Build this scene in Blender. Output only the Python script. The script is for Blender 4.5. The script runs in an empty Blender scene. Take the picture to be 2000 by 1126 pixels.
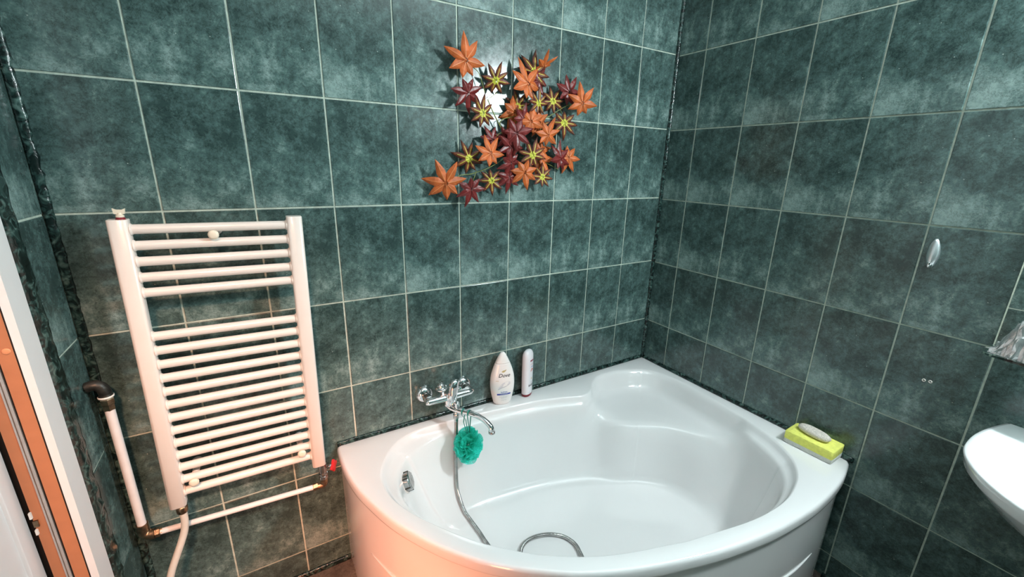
import bpy, bmesh, math, random
from mathutils import Vector, Matrix, Quaternion, noise
sc = bpy.context.scene
col = sc.collection
PI = math.pi
V = Vector

# ------------------------------------------------------------------ camera
cam_d = bpy.data.cameras.new('camera')
cam_d.sensor_fit = 'HORIZONTAL'; cam_d.sensor_width = 36.0
cam_d.lens = 822.7 / 2000.0 * 36.0
cam_d.clip_start = 0.02
cam = bpy.data.objects.new('camera', cam_d); col.objects.link(cam)
RIGHT = V((0.8582, -0.5129, 0.0220)); DOWN = V((-0.1261, -0.2521, -0.9595)); FWD = V((0.4976, 0.8206, -0.2810))
mw = Matrix(((RIGHT.x, -DOWN.x, -FWD.x), (RIGHT.y, -DOWN.y, -FWD.y), (RIGHT.z, -DOWN.z, -FWD.z))).to_4x4()
mw.translation = V((-1.6102, -1.3497, 1.4167))
cam.matrix_world = mw
sc.camera = cam

# ------------------------------------------------------------------ world, light, exposure
w = bpy.data.worlds.new('world'); sc.world = w; w.use_nodes = True
w.node_tree.nodes['Background'].inputs[0].default_value = (0.75, 0.85, 0.9, 1)
w.node_tree.nodes['Background'].inputs[1].default_value = 0.3
LAMP = V((-0.085, -1.50, 1.885)); LAMP_STRENGTH = 250.0
def area(name, loc, target, sx, sy, power, color, spread=180):
    d = bpy.data.lights.new(name, 'AREA'); d.shape = 'RECTANGLE'; d.size = sx; d.size_y = sy
    d.energy = power; d.color = color; d.spread = math.radians(spread)
    o = bpy.data.objects.new(name, d); col.objects.link(o); o.location = loc
    o.rotation_euler = (V(target) - V(loc)).to_track_quat('-Z', 'Y').to_euler()
    return o
area('warm_hall_light', (-1.84, -2.02, 2.43), (-1.80, -0.20, 0.70), 0.20, 0.20, 2.8, (1.0, 0.48, 0.30), 34)
area('warm_low_fill', (-1.975, -1.25, 0.40), (-1.42, -0.36, 0.26), 0.30, 0.40, 2.1, (1.0, 0.30, 0.13), 58)  # added warm fill for the tub skirt; no lamp stands here
area('soft_overhead_fill', (-1.0, -1.2, 2.42), (-1.0, -1.1, 0.0), 0.9, 0.9, 3.2, (0.90, 0.98, 1.0), 180)  # added soft fill for overall brightness, not a known ceiling lamp
sc.view_settings.view_transform = 'Standard'; sc.view_settings.look = 'None'
sc.view_settings.gamma = 1.0; sc.view_settings.use_curve_mapping = False
sc.view_settings.exposure = 0.5

# ------------------------------------------------------------------ material helpers
def newmat(name):
    m = bpy.data.materials.new(name); m.use_nodes = True
    nt = m.node_tree; b = nt.nodes['Principled BSDF']
    return m, nt, b
def node(nt, t, **kw):
    n = nt.nodes.new(t)
    for k, v in kw.items(): setattr(n, k, v)
    return n
def setin(n, **kw):
    for k, v in kw.items(): n.inputs[k.replace('_', ' ')].default_value = v
    return n
def plain(name, c, rough=0.5, metal=0.0, coat=0.0, var=0.06, scale=30, bump=0.0, bscale=200, trans=0.0, ior=None):
    m, nt, b = newmat(name)
    tc = node(nt, 'ShaderNodeTexCoord'); nz = node(nt, 'ShaderNodeTexNoise')
    nz.inputs['Scale'].default_value = scale; nz.inputs['Detail'].default_value = 5
    nt.links.new(tc.outputs['Object'], nz.inputs['Vector'])
    r = node(nt, 'ShaderNodeValToRGB')
    r.color_ramp.elements[0].position = 0.3; r.color_ramp.elements[1].position = 0.7
    r.color_ramp.elements[0].color = tuple(x * (1 - var) for x in c) + (1,)
    r.color_ramp.elements[1].color = tuple(min(1, x * (1 + var)) for x in c) + (1,)
    nt.links.new(nz.outputs['Fac'], r.inputs[0]); nt.links.new(r.outputs[0], b.inputs['Base Color'])
    b.inputs['Roughness'].default_value = rough; b.inputs['Metallic'].default_value = metal
    b.inputs['Coat Weight'].default_value = coat; b.inputs['Coat Roughness'].default_value = 0.05
    if trans: b.inputs['Transmission Weight'].default_value = trans
    if ior: b.inputs['IOR'].default_value = ior
    if bump:
        n2 = node(nt, 'ShaderNodeTexNoise'); n2.inputs['Scale'].default_value = bscale; n2.inputs['Detail'].default_value = 3
        nt.links.new(tc.outputs['Object'], n2.inputs['Vector'])
        bp = node(nt, 'ShaderNodeBump'); bp.inputs['Strength'].default_value = bump; bp.inputs['Distance'].default_value = 0.002
        nt.links.new(n2.outputs['Fac'], bp.inputs['Height']); nt.links.new(bp.outputs[0], b.inputs['Normal'])
    return m

def tile_material(name, dark, mid, light, rough=0.16):
    m, nt, b = newmat(name); L = nt.links.new
    tc = node(nt, 'ShaderNodeTexCoord'); oi = node(nt, 'ShaderNodeObjectInfo')
    mul = node(nt, 'ShaderNodeMath', operation='MULTIPLY'); mul.inputs[1].default_value = 3.0
    fl = node(nt, 'ShaderNodeMath', operation='FLOOR')
    L(oi.outputs['Random'], mul.inputs[0]); L(mul.outputs[0], fl.inputs[0])
    off = node(nt, 'ShaderNodeMath', operation='MULTIPLY'); off.inputs[1].default_value = 0.031
    L(fl.outputs[0], off.inputs[0])
    cx = node(nt, 'ShaderNodeCombineXYZ'); L(off.outputs[0], cx.inputs[0]); L(off.outputs[0], cx.inputs[1]); L(off.outputs[0], cx.inputs[2])
    add = node(nt, 'ShaderNodeVectorMath', operation='ADD'); L(tc.outputs['Object'], add.inputs[0]); L(cx.outputs[0], add.inputs[1])
    def nz(scale, detail, rough_=0.6, dist=0.0):
        n = node(nt, 'ShaderNodeTexNoise'); n.inputs['Scale'].default_value = scale; n.inputs['Detail'].default_value = detail
        n.inputs['Roughness'].default_value = rough_; n.inputs['Distortion'].default_value = dist; L(add.outputs[0], n.inputs['Vector']); return n
    a = nz(10, 9, 0.70, 0.15); c = nz(48, 7, 0.78, 0.2); e = nz(210, 4, 0.7)
    sep = node(nt, 'ShaderNodeSeparateXYZ'); L(tc.outputs['Object'], sep.inputs[0])
    # paler crackled band across the lower third of every tile, as printed
    band = node(nt, 'ShaderNodeMapRange'); setin(band, From_Min=-0.02, From_Max=-0.09, To_Min=-0.015, To_Max=0.045); L(sep.outputs['Z'], band.inputs[0])
    def mix(x, y, f):
        n = node(nt, 'ShaderNodeMath', operation='MULTIPLY_ADD'); L(x, n.inputs[0]); n.inputs[1].default_value = f; L(y, n.inputs[2]); return n.outputs[0]
    zero = node(nt, 'ShaderNodeValue'); zero.outputs[0].default_value = 0.0
    s = mix(a.outputs['Fac'], zero.outputs[0], 0.55); s = mix(c.outputs['Fac'], s, 0.33); s = mix(e.outputs['Fac'], s, 0.14)
    s2 = node(nt, 'ShaderNodeMath', operation='ADD'); L(s, s2.inputs[0]); L(band.outputs[0], s2.inputs[1])
    r = node(nt, 'ShaderNodeValToRGB'); els = r.color_ramp.elements
    els[0].position = 0.43; els[0].color = dark + (1,); els[1].position = 0.655; els[1].color = light + (1,)
    k = els.new(0.54); k.color = mid + (1,)
    L(s2.outputs[0], r.inputs[0])
    # thin dark crackle
    vo = nz(30, 9, 0.72, 0.4)
    ab = node(nt, 'ShaderNodeMath', operation='SUBTRACT'); ab.inputs[1].default_value = 0.5; L(vo.outputs['Fac'], ab.inputs[0])
    ab2 = node(nt, 'ShaderNodeMath', operation='ABSOLUTE'); L(ab.outputs[0], ab2.inputs[0])
    mr = node(nt, 'ShaderNodeMapRange'); setin(mr, From_Min=0.0, From_Max=0.018, To_Min=0.45, To_Max=1.0); L(ab2.outputs[0], mr.inputs[0])
    mx = node(nt, 'ShaderNodeMix', data_type='RGBA', blend_type='MULTIPLY'); mx.inputs[0].default_value = 1.0
    L(r.outputs[0], mx.inputs[6]); L(mr.outputs[0], mx.inputs[7])
    # tiny pale specks
    vr = node(nt, 'ShaderNodeTexVoronoi'); vr.inputs['Scale'].default_value = 26; L(add.outputs[0], vr.inputs['Vector'])
    lt = node(nt, 'ShaderNodeMath', operation='LESS_THAN'); lt.inputs[1].default_value = 0.032; L(vr.outputs['Distance'], lt.inputs[0])
    mx2 = node(nt, 'ShaderNodeMix', data_type='RGBA'); L(lt.outputs[0], mx2.inputs[0]); L(mx.outputs[2], mx2.inputs[6]); mx2.inputs[7].default_value = (0.36, 0.42, 0.38, 1)
    L(mx2.outputs[2], b.inputs['Base Color'])
    b.inputs['Roughness'].default_value = rough
    rr = node(nt, 'ShaderNodeMapRange'); setin(rr, From_Min=0.3, From_Max=0.7, To_Min=rough * 0.8, To_Max=rough * 1.7); L(c.outputs['Fac'], rr.inputs[0]); L(rr.outputs[0], b.inputs['Roughness'])
    bp = node(nt, 'ShaderNodeBump'); bp.inputs['Strength'].default_value = 0.12; bp.inputs['Distance'].default_value = 0.001
    L(s, bp.inputs['Height']); L(bp.outputs[0], b.inputs['Normal'])
    b.inputs['Specular IOR Level'].default_value = 0.6
    return m

def marbled(name):
    m, nt, b = newmat(name); L = nt.links.new
    tc = node(nt, 'ShaderNodeTexCoord')
    n = node(nt, 'ShaderNodeTexNoise'); n.inputs['Scale'].default_value = 45; n.inputs['Detail'].default_value = 7; n.inputs['Distortion'].default_value = 1.5
    L(tc.outputs['Object'], n.inputs['Vector'])
    r = node(nt, 'ShaderNodeValToRGB'); e = r.color_ramp.elements
    e[0].position = 0.44; e[0].color = (0.004, 0.011, 0.010, 1); e[1].position = 0.72; e[1].color = (0.10, 0.17, 0.15, 1)
    k = e.new(0.54); k.color = (0.02, 0.05, 0.045, 1)
    L(n.outputs['Fac'], r.inputs[0]); L(r.outputs[0], b.inputs['Base Color'])
    b.inputs['Roughness'].default_value = 0.18
    bp = node(nt, 'ShaderNodeBump'); bp.inputs['Strength'].default_value = 0.5; bp.inputs['Distance'].default_value = 0.003
    L(n.outputs['Fac'], bp.inputs['Height']); L(bp.outputs[0], b.inputs['Normal'])
    return m

M = {}
M['tile'] = tile_material('green_tile', (0.034, 0.063, 0.059), (0.094, 0.160, 0.149), (0.26, 0.365, 0.34))
M['floor_tile'] = tile_material('brown_floor_tile', (0.10, 0.075, 0.06), (0.20, 0.16, 0.13), (0.34, 0.29, 0.25), 0.35)
M['grout'] = plain('grout', (0.52, 0.59, 0.50), 0.85, var=0.2, scale=60, bump=0.4, bscale=300)
M['bead'] = marbled('green_marbled_trim')
M['acrylic'] = plain('white_acrylic', (0.86, 0.85, 0.85), 0.13, coat=0.6, var=0.01, scale=5)
M['ceramic'] = plain('white_ceramic', (0.86, 0.88, 0.88), 0.08, coat=0.7, var=0.01, scale=5)
M['enamel'] = plain('white_enamel', (0.80, 0.745, 0.69), 0.28, coat=0.3, var=0.015, scale=12, bump=0.05, bscale=400)
M['satin'] = plain('satin_chrome', (0.80, 0.84, 0.86), 0.32, 0.9, var=0.02)
M['pipe_white'] = plain('white_plastic_pipe', (0.80, 0.78, 0.77), 0.4, var=0.04)
M['hose_white'] = plain('off_white_hose', (0.66, 0.63, 0.56), 0.5, var=0.05)
M['knob'] = plain('ivory_plastic', (0.80, 0.74, 0.60), 0.35, var=0.03)
M['chrome'] = plain('chrome', (0.80, 0.81, 0.82), 0.06, 1.0, var=0.02, scale=8)
M['worn_chrome'] = plain('worn_chrome', (0.42, 0.42, 0.41), 0.18, 1.0, var=0.3, scale=40, bump=0.15, bscale=80)
M['brass'] = plain('tarnished_brass', (0.30, 0.22, 0.145), 0.34, 1.0, var=0.5, scale=60, bump=0.5, bscale=140)
M['iron'] = plain('dark_iron', (0.045, 0.045, 0.04), 0.45, 0.6, var=0.5, scale=60, bump=0.5, bscale=120)
M['ptfe'] = plain('white_sealing_tape', (0.85, 0.86, 0.82), 0.5)
M['red'] = plain('red_plastic', (0.55, 0.015, 0.02), 0.35)
M['yellow_foam'] = plain('yellow_foam', (0.93, 0.92, 0.20), 0.9, var=0.08, scale=90, bump=0.8, bscale=420)
M['white_foam'] = plain('white_foam', (0.72, 0.72, 0.66), 0.95, var=0.08, scale=120, bump=0.9, bscale=300)
M['pumice'] = plain('pumice', (0.68, 0.62, 0.55), 0.95, var=0.22, scale=220, bump=1.0, bscale=260)
M['orange'] = plain('orange_leaf', (0.54, 0.115, 0.022), 0.5, var=0.3, scale=45, bump=0.5, bscale=120)
M['orange_vein'] = plain('orange_vein', (0.70, 0.25, 0.09), 0.5, var=0.1)
M['dark_red'] = plain('maroon_leaf', (0.15, 0.014, 0.013), 0.36, var=0.35, scale=45, bump=0.5, bscale=120)
M['red_vein'] = plain('maroon_vein', (0.28, 0.05, 0.045), 0.4, var=0.1)
M['brown'] = plain('brown_leaf', (0.20, 0.055, 0.018), 0.45, var=0.4, scale=45, bump=0.5, bscale=120)
M['yellow_vein'] = plain('yellow_green_vein', (0.62, 0.60, 0.06), 0.5, var=0.1)
M['edge_dark'] = plain('dark_leaf_edge', (0.075, 0.016, 0.010), 0.45, var=0.2)
M['stem'] = plain('green_stem', (0.22, 0.25, 0.06), 0.5, var=0.3)
M['door_white'] = plain('white_door_paint', (0.80, 0.80, 0.80), 0.35, var=0.01)
M['jamb_orange'] = plain('orange_brown_jamb', (0.50, 0.19, 0.085), 0.4, var=0.05)
M['aluminium'] = plain('aluminium_rail', (0.62, 0.58, 0.55), 0.35, 0.7)
M['black'] = plain('black_rubber_and_gap', (0.008, 0.007, 0.006), 0.7)
M['foam_green'] = plain('green_foam_edge', (0.22, 0.34, 0.16), 0.8)
M['cap_orange'] = plain('orange_screw_cap', (0.75, 0.30, 0.14), 0.4)
M['plaster'] = plain('white_plaster', (0.80, 0.82, 0.82), 0.8, var=0.02)
M['bottle'] = plain('white_bottle', (0.88, 0.87, 0.85), 0.26, coat=0.3, var=0.005)
M['bottle2'] = plain('pearl_bottle', (0.80, 0.80, 0.84), 0.22, coat=0.4, var=0.01)
M['cap_red'] = plain('dark_red_cap', (0.20, 0.01, 0.02), 0.3)
M['ink_black'] = plain('black_ink', (0.02, 0.02, 0.03), 0.4)
M['ink_grey'] = plain('grey_ink', (0.42, 0.42, 0.45), 0.4)
M['ink_pale'] = plain('pale_grey_ink', (0.66, 0.66, 0.69), 0.3)
M['ink_blue'] = plain('blue_ink', (0.07, 0.10, 0.42), 0.4)
M['ink_gold'] = plain('gold_ink', (0.50, 0.40, 0.18), 0.35)
M['ink_maroon'] = plain('maroon_ink', (0.22, 0.02, 0.05), 0.4)
M['ink_red'] = plain('red_ink', (0.50, 0.08, 0.05), 0.4)
M['silver'] = plain('silver_foil', (0.85, 0.84, 0.85), 0.25, 0.75, var=0.35, scale=60, bump=0.5, bscale=60)
M['mirror'] = plain('mirror_silvering', (0.86, 0.90, 0.89), 0.01, 1.0, var=0.0)

def netting():
    m, nt, b = newmat('mint_netting'); L = nt.links.new
    out = nt.nodes['Material Output']
    b.inputs['Base Color'].default_value = (0.04, 0.76, 0.64, 1); b.inputs['Roughness'].default_value = 0.45
    tl = node(nt, 'ShaderNodeBsdfTranslucent'); tl.inputs[0].default_value = (0.08, 0.88, 0.74, 1)
    mx = node(nt, 'ShaderNodeMixShader'); mx.inputs[0].default_value = 0.45
    L(b.outputs[0], mx.inputs[1]); L(tl.outputs[0], mx.inputs[2])
    tr = node(nt, 'ShaderNodeBsdfTransparent'); m2 = node(nt, 'ShaderNodeMixShader')
    tc = node(nt, 'ShaderNodeTexCoord'); nz = node(nt, 'ShaderNodeTexNoise'); nz.inputs['Scale'].default_value = 260
    L(tc.outputs['Object'], nz.inputs['Vector'])
    mr = node(nt, 'ShaderNodeMapRange'); setin(mr, From_Min=0.5, From_Max=0.62, To_Min=0.05, To_Max=0.45); L(nz.outputs['Fac'], mr.inputs[0])
    L(mr.outputs[0], m2.inputs[0]); L(mx.outputs[0], m2.inputs[1]); L(tr.outputs[0], m2.inputs[2]); L(m2.outputs[0], out.inputs[0])
    return m
M['netting'] = netting()
M['cord'] = plain('green_cord', (0.03, 0.30, 0.25), 0.5)
def glass():
    m, nt, b = newmat('green_tinted_glass')
    b.inputs['Base Color'].default_value = (0.80, 0.93, 0.89, 1); b.inputs['Roughness'].default_value = 0.02
    b.inputs['Transmission Weight'].default_value = 1.0; b.inputs['IOR'].default_value = 1.5
    return m
M['glass'] = glass()
def emit(name, c, s):
    m, nt, b = newmat(name); b.inputs['Base Color'].default_value = (0.8, 0.8, 0.8, 1)
    b.inputs['Emission Color'].default_value = c + (1,); b.inputs['Emission Strength'].default_value = s
    return m
M['opal'] = emit('lit_opal_glass', (0.86, 0.98, 1.0), LAMP_STRENGTH)

# ------------------------------------------------------------------ mesh helpers
def mesh_obj(name, verts, faces, mat, parent=None, smooth=False, mats=None, fmats=None):
    me = bpy.data.meshes.new(name); me.from_pydata([tuple(v) for v in verts], [], faces)
    bm = bmesh.new(); bm.from_mesh(me); bmesh.ops.recalc_face_normals(bm, faces=bm.faces); bm.to_mesh(me); bm.free()
    for m_ in (mats or [mat]): me.materials.append(m_)
    if fmats:
        for p, i in zip(me.polygons, fmats): p.material_index = i
    if smooth: me.polygons.foreach_set('use_smooth', [True] * len(me.polygons))
    me.update()
    o = bpy.data.objects.new(name, me); col.objects.link(o)
    if parent:
        o.parent = parent
    return o
def off(vs, root):
    return [V(v) - root for v in vs]
def thing(name, label, cat, loc=(0, 0, 0), rot=(0, 0, 0), group=None):
    o = bpy.data.objects.new(name, None); col.objects.link(o); o.empty_display_size = 0.05
    o.location = loc; o.rotation_euler = rot
    o['label'] = label; o['category'] = cat
    if group: o['group'] = group
    return o
def tag(o, label, cat, group=None):
    o['label'] = label; o['category'] = cat
    if group: o['group'] = group
    return o
def struct(o, label=None, cat=None):
    o['kind'] = 'structure'
    if label: o['label'] = label
    if cat: o['category'] = cat
    return o
class G:
    """collects geometry of one part"""
    def __init__(s): s.v = []; s.f = []; s.m = []
    def add(s, vs, fs, mi=0):
        n = len(s.v); s.v += [V(v) for v in vs]; s.f += [[i + n for i in f] for f in fs]; s.m += [mi] * len(fs); return s
    def box(s, a, b, mi=0):
        x0, y0, z0 = a; x1, y1, z1 = b
        return s.add([(x0, y0, z0), (x1, y0, z0), (x1, y1, z0), (x0, y1, z0), (x0, y0, z1), (x1, y0, z1), (x1, y1, z1), (x0, y1, z1)],
                     [(0, 3, 2, 1), (4, 5, 6, 7), (0, 1, 5, 4), (1, 2, 6, 5), (2, 3, 7, 6), (3, 0, 4, 7)], mi)
    def rings(s, rings, closed=True, cap0=True, cap1=True, mi=0):
        n = len(rings[0]); vs = [p for r in rings for p in r]; fs = []
        for k in range(len(rings) - 1):
            for i in range(n if closed else n - 1):
                j = (i + 1) % n
                fs.append((k * n + i, k * n + j, (k + 1) * n + j, (k + 1) * n + i))
        if cap0: fs.append(tuple(range(n - 1, -1, -1)))
        if cap1: fs.append(tuple((len(rings) - 1) * n + i for i in range(n)))
        return s.add(vs, fs, mi)
    def tube(s, path, r, seg=16, cap=True, mi=0, up=None):
        path = [V(p) for p in path]; n = len(path)
        rad = r if callable(r) else (lambda t: r) if not isinstance(r, (list, tuple)) else (lambda t: r[min(n - 1, int(round(t * (n - 1))))])
        T = []
        for i in range(n):
            a = path[max(0, i - 1)]; b = path[min(n - 1, i + 1)]; T.append((b - a).normalized())
        u = T[0].orthogonal().normalized() if up is None else (V(up) - T[0] * V(up).dot(T[0])).normalized()
        rs = []
        for i in range(n):
            if i: u = T[i - 1].rotation_difference(T[i]) @ u
            u = (u - T[i] * u.dot(T[i])).normalized(); w_ = T[i].cross(u)
            R_ = rad(i / max(1, n - 1))
            rs.append([path[i] + (u * math.cos(2 * PI * k / seg) + w_ * math.sin(2 * PI * k / seg)) * R_ for k in range(seg)])
        return s.rings(rs, True, cap, cap, mi)
    def lathe(s, o, axis, prof, seg=24, mi=0):
        """prof: list of (distance along axis, radius)"""
        o = V(o); ax = V(axis).normalized(); u = ax.orthogonal().normalized(); w_ = ax.cross(u)
        rs = [[o + ax * d + (u * math.cos(2 * PI * k / seg) + w_ * math.sin(2 * PI * k / seg)) * max(r, 1e-5) for k in range(seg)] for d, r in prof]
        return s.rings(rs, True, True, True, mi)
    def obj(s, name, mat, parent=None, smooth=False, root=None, mats=None, bevel=0, auto=None):
        vs = s.v if root is None else off(s.v, V(root))
        o = mesh_obj(name, vs, s.f, mat, parent, smooth, mats, s.m if mats else None)
        if bevel:
            bv = o.modifiers.new('bevel', 'BEVEL'); bv.width = bevel; bv.segments = 3; bv.limit_method = 'ANGLE'; bv.angle_limit = 0.6
            o.data.polygons.foreach_set('use_smooth', [True] * len(o.data.polygons))
        if auto:
            sharp(o, auto)
        return o
def sharp(o, deg=35):
    me = o.data; bm = bmesh.new(); bm.from_mesh(me)
    for e in bm.edges:
        if len(e.link_faces) == 2 and e.calc_face_angle(0) > math.radians(deg): e.smooth = False
    for f in bm.faces: f.smooth = True
    bm.to_mesh(me); bm.free()
def catmull(P, n=6, closed=False):
    P = [V(p) for p in P]; out = []; N = len(P)
    rng = range(N if closed else N - 1)
    for i in rng:
        if closed: a, b, c, d = P[i - 1], P[i], P[(i + 1) % N], P[(i + 2) % N]
        else: a, b, c, d = P[max(0, i - 1)], P[i], P[i + 1], P[min(N - 1, i + 2)]
        for k in range(n):
            t = k / n
            out.append(0.5 * ((2 * b) + (c - a) * t + (2 * a - 5 * b + 4 * c - d) * t * t + (3 * b - a - 3 * c + d) * t ** 3))
    if not closed: out.append(P[-1])
    return out
def lerp(a, b, t): return a + (b - a) * t
def sstep(a, b, x):
    t = max(0, min(1, (x - a) / (b - a))); return t * t * (3 - 2 * t)

# ------------------------------------------------------------------ the room shell
XL, YF, ZC = -2.018, -2.32, 2.46          # left wall, far wall behind the camera, ceiling
GAP, TH = 0.0046, 0.0065
ROWS = [0.0, 0.1056, 0.4010, 0.6964, 0.9918, 1.2872, 1.5826, 1.8780, 2.1734, ZC]
tile_cache = {}
def tile_mesh(wd, ht, mat):
    key = (round(wd, 3), round(ht, 3), mat.name)
    if key in tile_cache: return tile_cache[key]
    a, b = (wd - GAP) / 2, (ht - GAP) / 2; c = 0.0013
    vs = []; fs = []
    lay = [(0, 0.0), (0, TH - c), (c * 0.35, TH - c * 0.35), (c * 1.2, TH)]
    for ins, y in lay:
        vs += [(-a + ins, -y, -b + ins), (a - ins, -y, -b + ins), (a - ins, -y, b - ins), (-a + ins, -y, b - ins)]
    for k in range(3):
        for i in range(4):
            j = (i + 1) % 4; fs.append((k * 4 + i, k * 4 + j, k * 4 + 4 + j, k * 4 + 4 + i))
    fs.append((12, 13, 14, 15))
    me = bpy.data.meshes.new('tile'); me.from_pydata(vs, [], fs)
    bm = bmesh.new(); bm.from_mesh(me); bmesh.ops.recalc_face_normals(bm, faces=bm.faces)
    for f in bm.faces: f.smooth = False
    bm.to_mesh(me); bm.free()
    me.materials.append(mat); tile_cache[key] = me
    return me
rt = random.Random(5)
def tile_wall(wall, org, udir, us, zs, rotz, dz=0.0, skip=None, mat=None):
    """tiles whose faces lie 4.5 mm proud of the grout face of the wall"""
    for i in range(len(us) - 1):
        for j in range(len(zs) - 1):
            u0, u1 = us[i], us[i + 1]; z0, z1 = zs[j], zs[j + 1]
            if skip and skip(u0, u1, z0, z1): continue
            me = tile_mesh(u1 - u0, z1 - z0, mat or M['tile'])
            o = bpy.data.objects.new('tile', me); col.objects.link(o); o.parent = wall
            uc = (u0 + u1) / 2; p = V(org) + V(udir) * uc
            nrm = Matrix.Rotation(rotz, 3, 'Z') @ V((0, -1, 0))
            p = p - nrm * (TH + rt.uniform(-0.0003, 0.0005))      # back of the tile, so that its face sits on the plane
            o.location = (p.x, p.y, (z0 + z1) / 2 + dz)
            o.rotation_euler = (rt.uniform(-.0012, .0012), 0, rotz + rt.uniform(-.0012, .0012))
def span(a, b, step0, step):
    r = [a]; x = step0
    while x < b - 0.02: r.append(x); x += step
    r.append(b); return r
GY = 0.0026
wb = struct(G().box((XL - 0.12, GY, 0), (0.12, 0.12, ZC)).obj('wall_back', M['grout']))
tile_wall(wb, (0, 0, 0), (1, 0, 0), [XL + 0.002] + [-0.2105 - 0.2 * k for k in range(8, -1, -1)] + [-0.002], ROWS, 0)
wr = struct(G().box((GY, YF - 0.1, 0), (0.12, GY, ZC)).obj('wall_right', M['grout']))
ys = [0.002] + [0.136 + 0.2 * k for k in range(11)] + [-YF]
tile_wall(wr, (0, 0, 0), (0, -1, 0), ys, [0.0] + [z - 0.0058 for z in ROWS[1:-1]] + [ZC], -PI / 2)
wf = struct(G().box((XL - 0.12, YF - 0.12, 0), (0.12, YF - GY, ZC)).obj('wall_far', M['grout']))
tile_wall(wf, (0, YF, 0), (1, 0, 0), [XL + 0.002] + [-1.8105 + 0.2 * k for k in range(9)] + [-0.002], ROWS, PI)
# left wall: narrow strip, doorway, then the rest behind the camera
D0, D1, DT = -0.2075, -0.845, 1.96
wl = struct(G().box((XL - 0.12, D0, 0), (XL - GY, GY, ZC)).box((XL - 0.12, D1, DT), (XL - GY, D0, ZC)).box((XL - 0.12, YF - 0.1, 0), (XL - GY, D1, ZC)).obj('wall_left', M['grout']))
tile_wall(wl, (XL, 0, 0), (0, -1, 0), [0.004, 0.142], ROWS, PI / 2)
tile_wall(wl, (XL, 0, 0), (0, -1, 0), [0.19, 0.385, 0.585, 0.785, 0.855], [2.02, 2.1734, ZC], PI / 2)
tile_wall(wl, (XL, 0, 0), (0, -1, 0), [0.855, 0.985, 1.185, 1.385, 1.585, 1.785, 1.985, 2.185, -YF], ROWS, PI / 2)
fl = struct(G().box((XL - 0.3, YF - 0.1, -0.1), (0.12, 0.12, -0.004)).obj('floor', M['grout']))
for i in range(7):
    for j in range(8):
        me = tile_mesh(0.3, 0.3, M['floor_tile'])
        o = bpy.data.objects.new('tile', me); col.objects.link(o); o.parent = fl
        o.location = (-0.15 - 0.3 * i + 0.04, -0.13 - 0.3 * j, -TH); o.rotation_euler = (-PI / 2, 0, 0)
ce = struct(G().box((XL - 0.12, YF - 0.1, ZC), (0.12, 0.12, ZC + 0.1)).obj('ceiling', M['plaster']))

# marbled plastic corner trims, lumpy
def bead(name, p0, p1, na, nb, ra, rb, amp=0.0012, n=None):
    """quarter round from p0 to p1; na, nb: the two directions away from the corner"""
    p0, p1, na, nb = V(p0), V(p1), V(na), V(nb); L_ = (p1 - p0).length; n = n or max(2, int(L_ / 0.012)); g = G(); rs = []
    for i in range(n + 1):
        t = i / n; c = p0.lerp(p1, t); ring = [c]
        for k in range(6):
            a = PI / 2 * k / 5
            q = na * ra * math.cos(a) + nb * rb * math.sin(a)
            d = 1 + amp / max(ra, rb) * 2 * noise.noise((c + q) * 55)
            ring.append(c + q * d)
        rs.append(ring)
    g.rings(rs)
    return struct(g.obj(name, M['bead'], smooth=True))
bead('trim_1', (-0.0005, -0.0005, 0.49), (-0.0005, -0.0005, ZC), (-1, 0, 0), (0, -1, 0), 0.011, 0.011)
bead('trim_2', (XL + 0.0005, -0.0005, 0), (XL + 0.0005, -0.0005, ZC), (1, 0, 0), (0, -1, 0), 0.017, 0.007, 0.002)
# flat band between the tile strip and the door casing
g = G(); rs = []
for i in range(150):
    z = ZC * i / 149; ring = []
    for k in range(8):
        t = k / 7; y = lerp(-0.1405, -0.2055, t); h = 0.002 + 0.006 * math.sin(PI * min(1, t * 1.1)) ** 0.6 if 0 < t < 1 else 0.0
        ring.append(V((XL + h * (1 + 0.7 * noise.noise(V((0, y, z)) * 50)), y, z)))
    ring += [V((XL - 0.003, -0.2055, z)), V((XL - 0.003, -0.1405, z))]
    rs.append(ring)
g.rings(rs); struct(g.obj('trim_3', M['bead'], smooth=True))
bead('trim_4', (-1.474, -0.0005, 0.486), (-0.012, -0.0005, 0.486), (0, -1, 0), (0, 0, 1), 0.008, 0.015)
bead('trim_5', (-0.0005, -0.012, 0.486), (-0.0005, -0.925, 0.486), (-1, 0, 0), (0, 0, 1), 0.008, 0.015)
bead('trim_6', (-1.99, -0.0005, 0.0), (-1.47, -0.0005, 0.0), (0, -1, 0), (0, 0, 1), 0.010, 0.016)
bead('trim_7', (-0.0005, -0.93, 0.0), (-0.0005, YF, 0.0), (-1, 0, 0), (0, 0, 1), 0.010, 0.016)
# plugs drilled in the right wall
for y, z in ((-1.0245, 0.841), (-1.0385, 0.8425)):
    o = G().lathe((0.002, y, z), (-1, 0, 0), [(0, 0.0045), (0.0028, 0.0045), (0.0034, 0.0038), (0.0032, 0.0024), (0.0008, 0.0020)], 14).obj('wall_plug', M['enamel'], wr, True)
    G().lathe((0.002, y, z), (-1, 0, 0), [(0.0006, 0.0019), (0.0012, 0.0019)], 10).obj('hole', M['black'], o)

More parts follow.
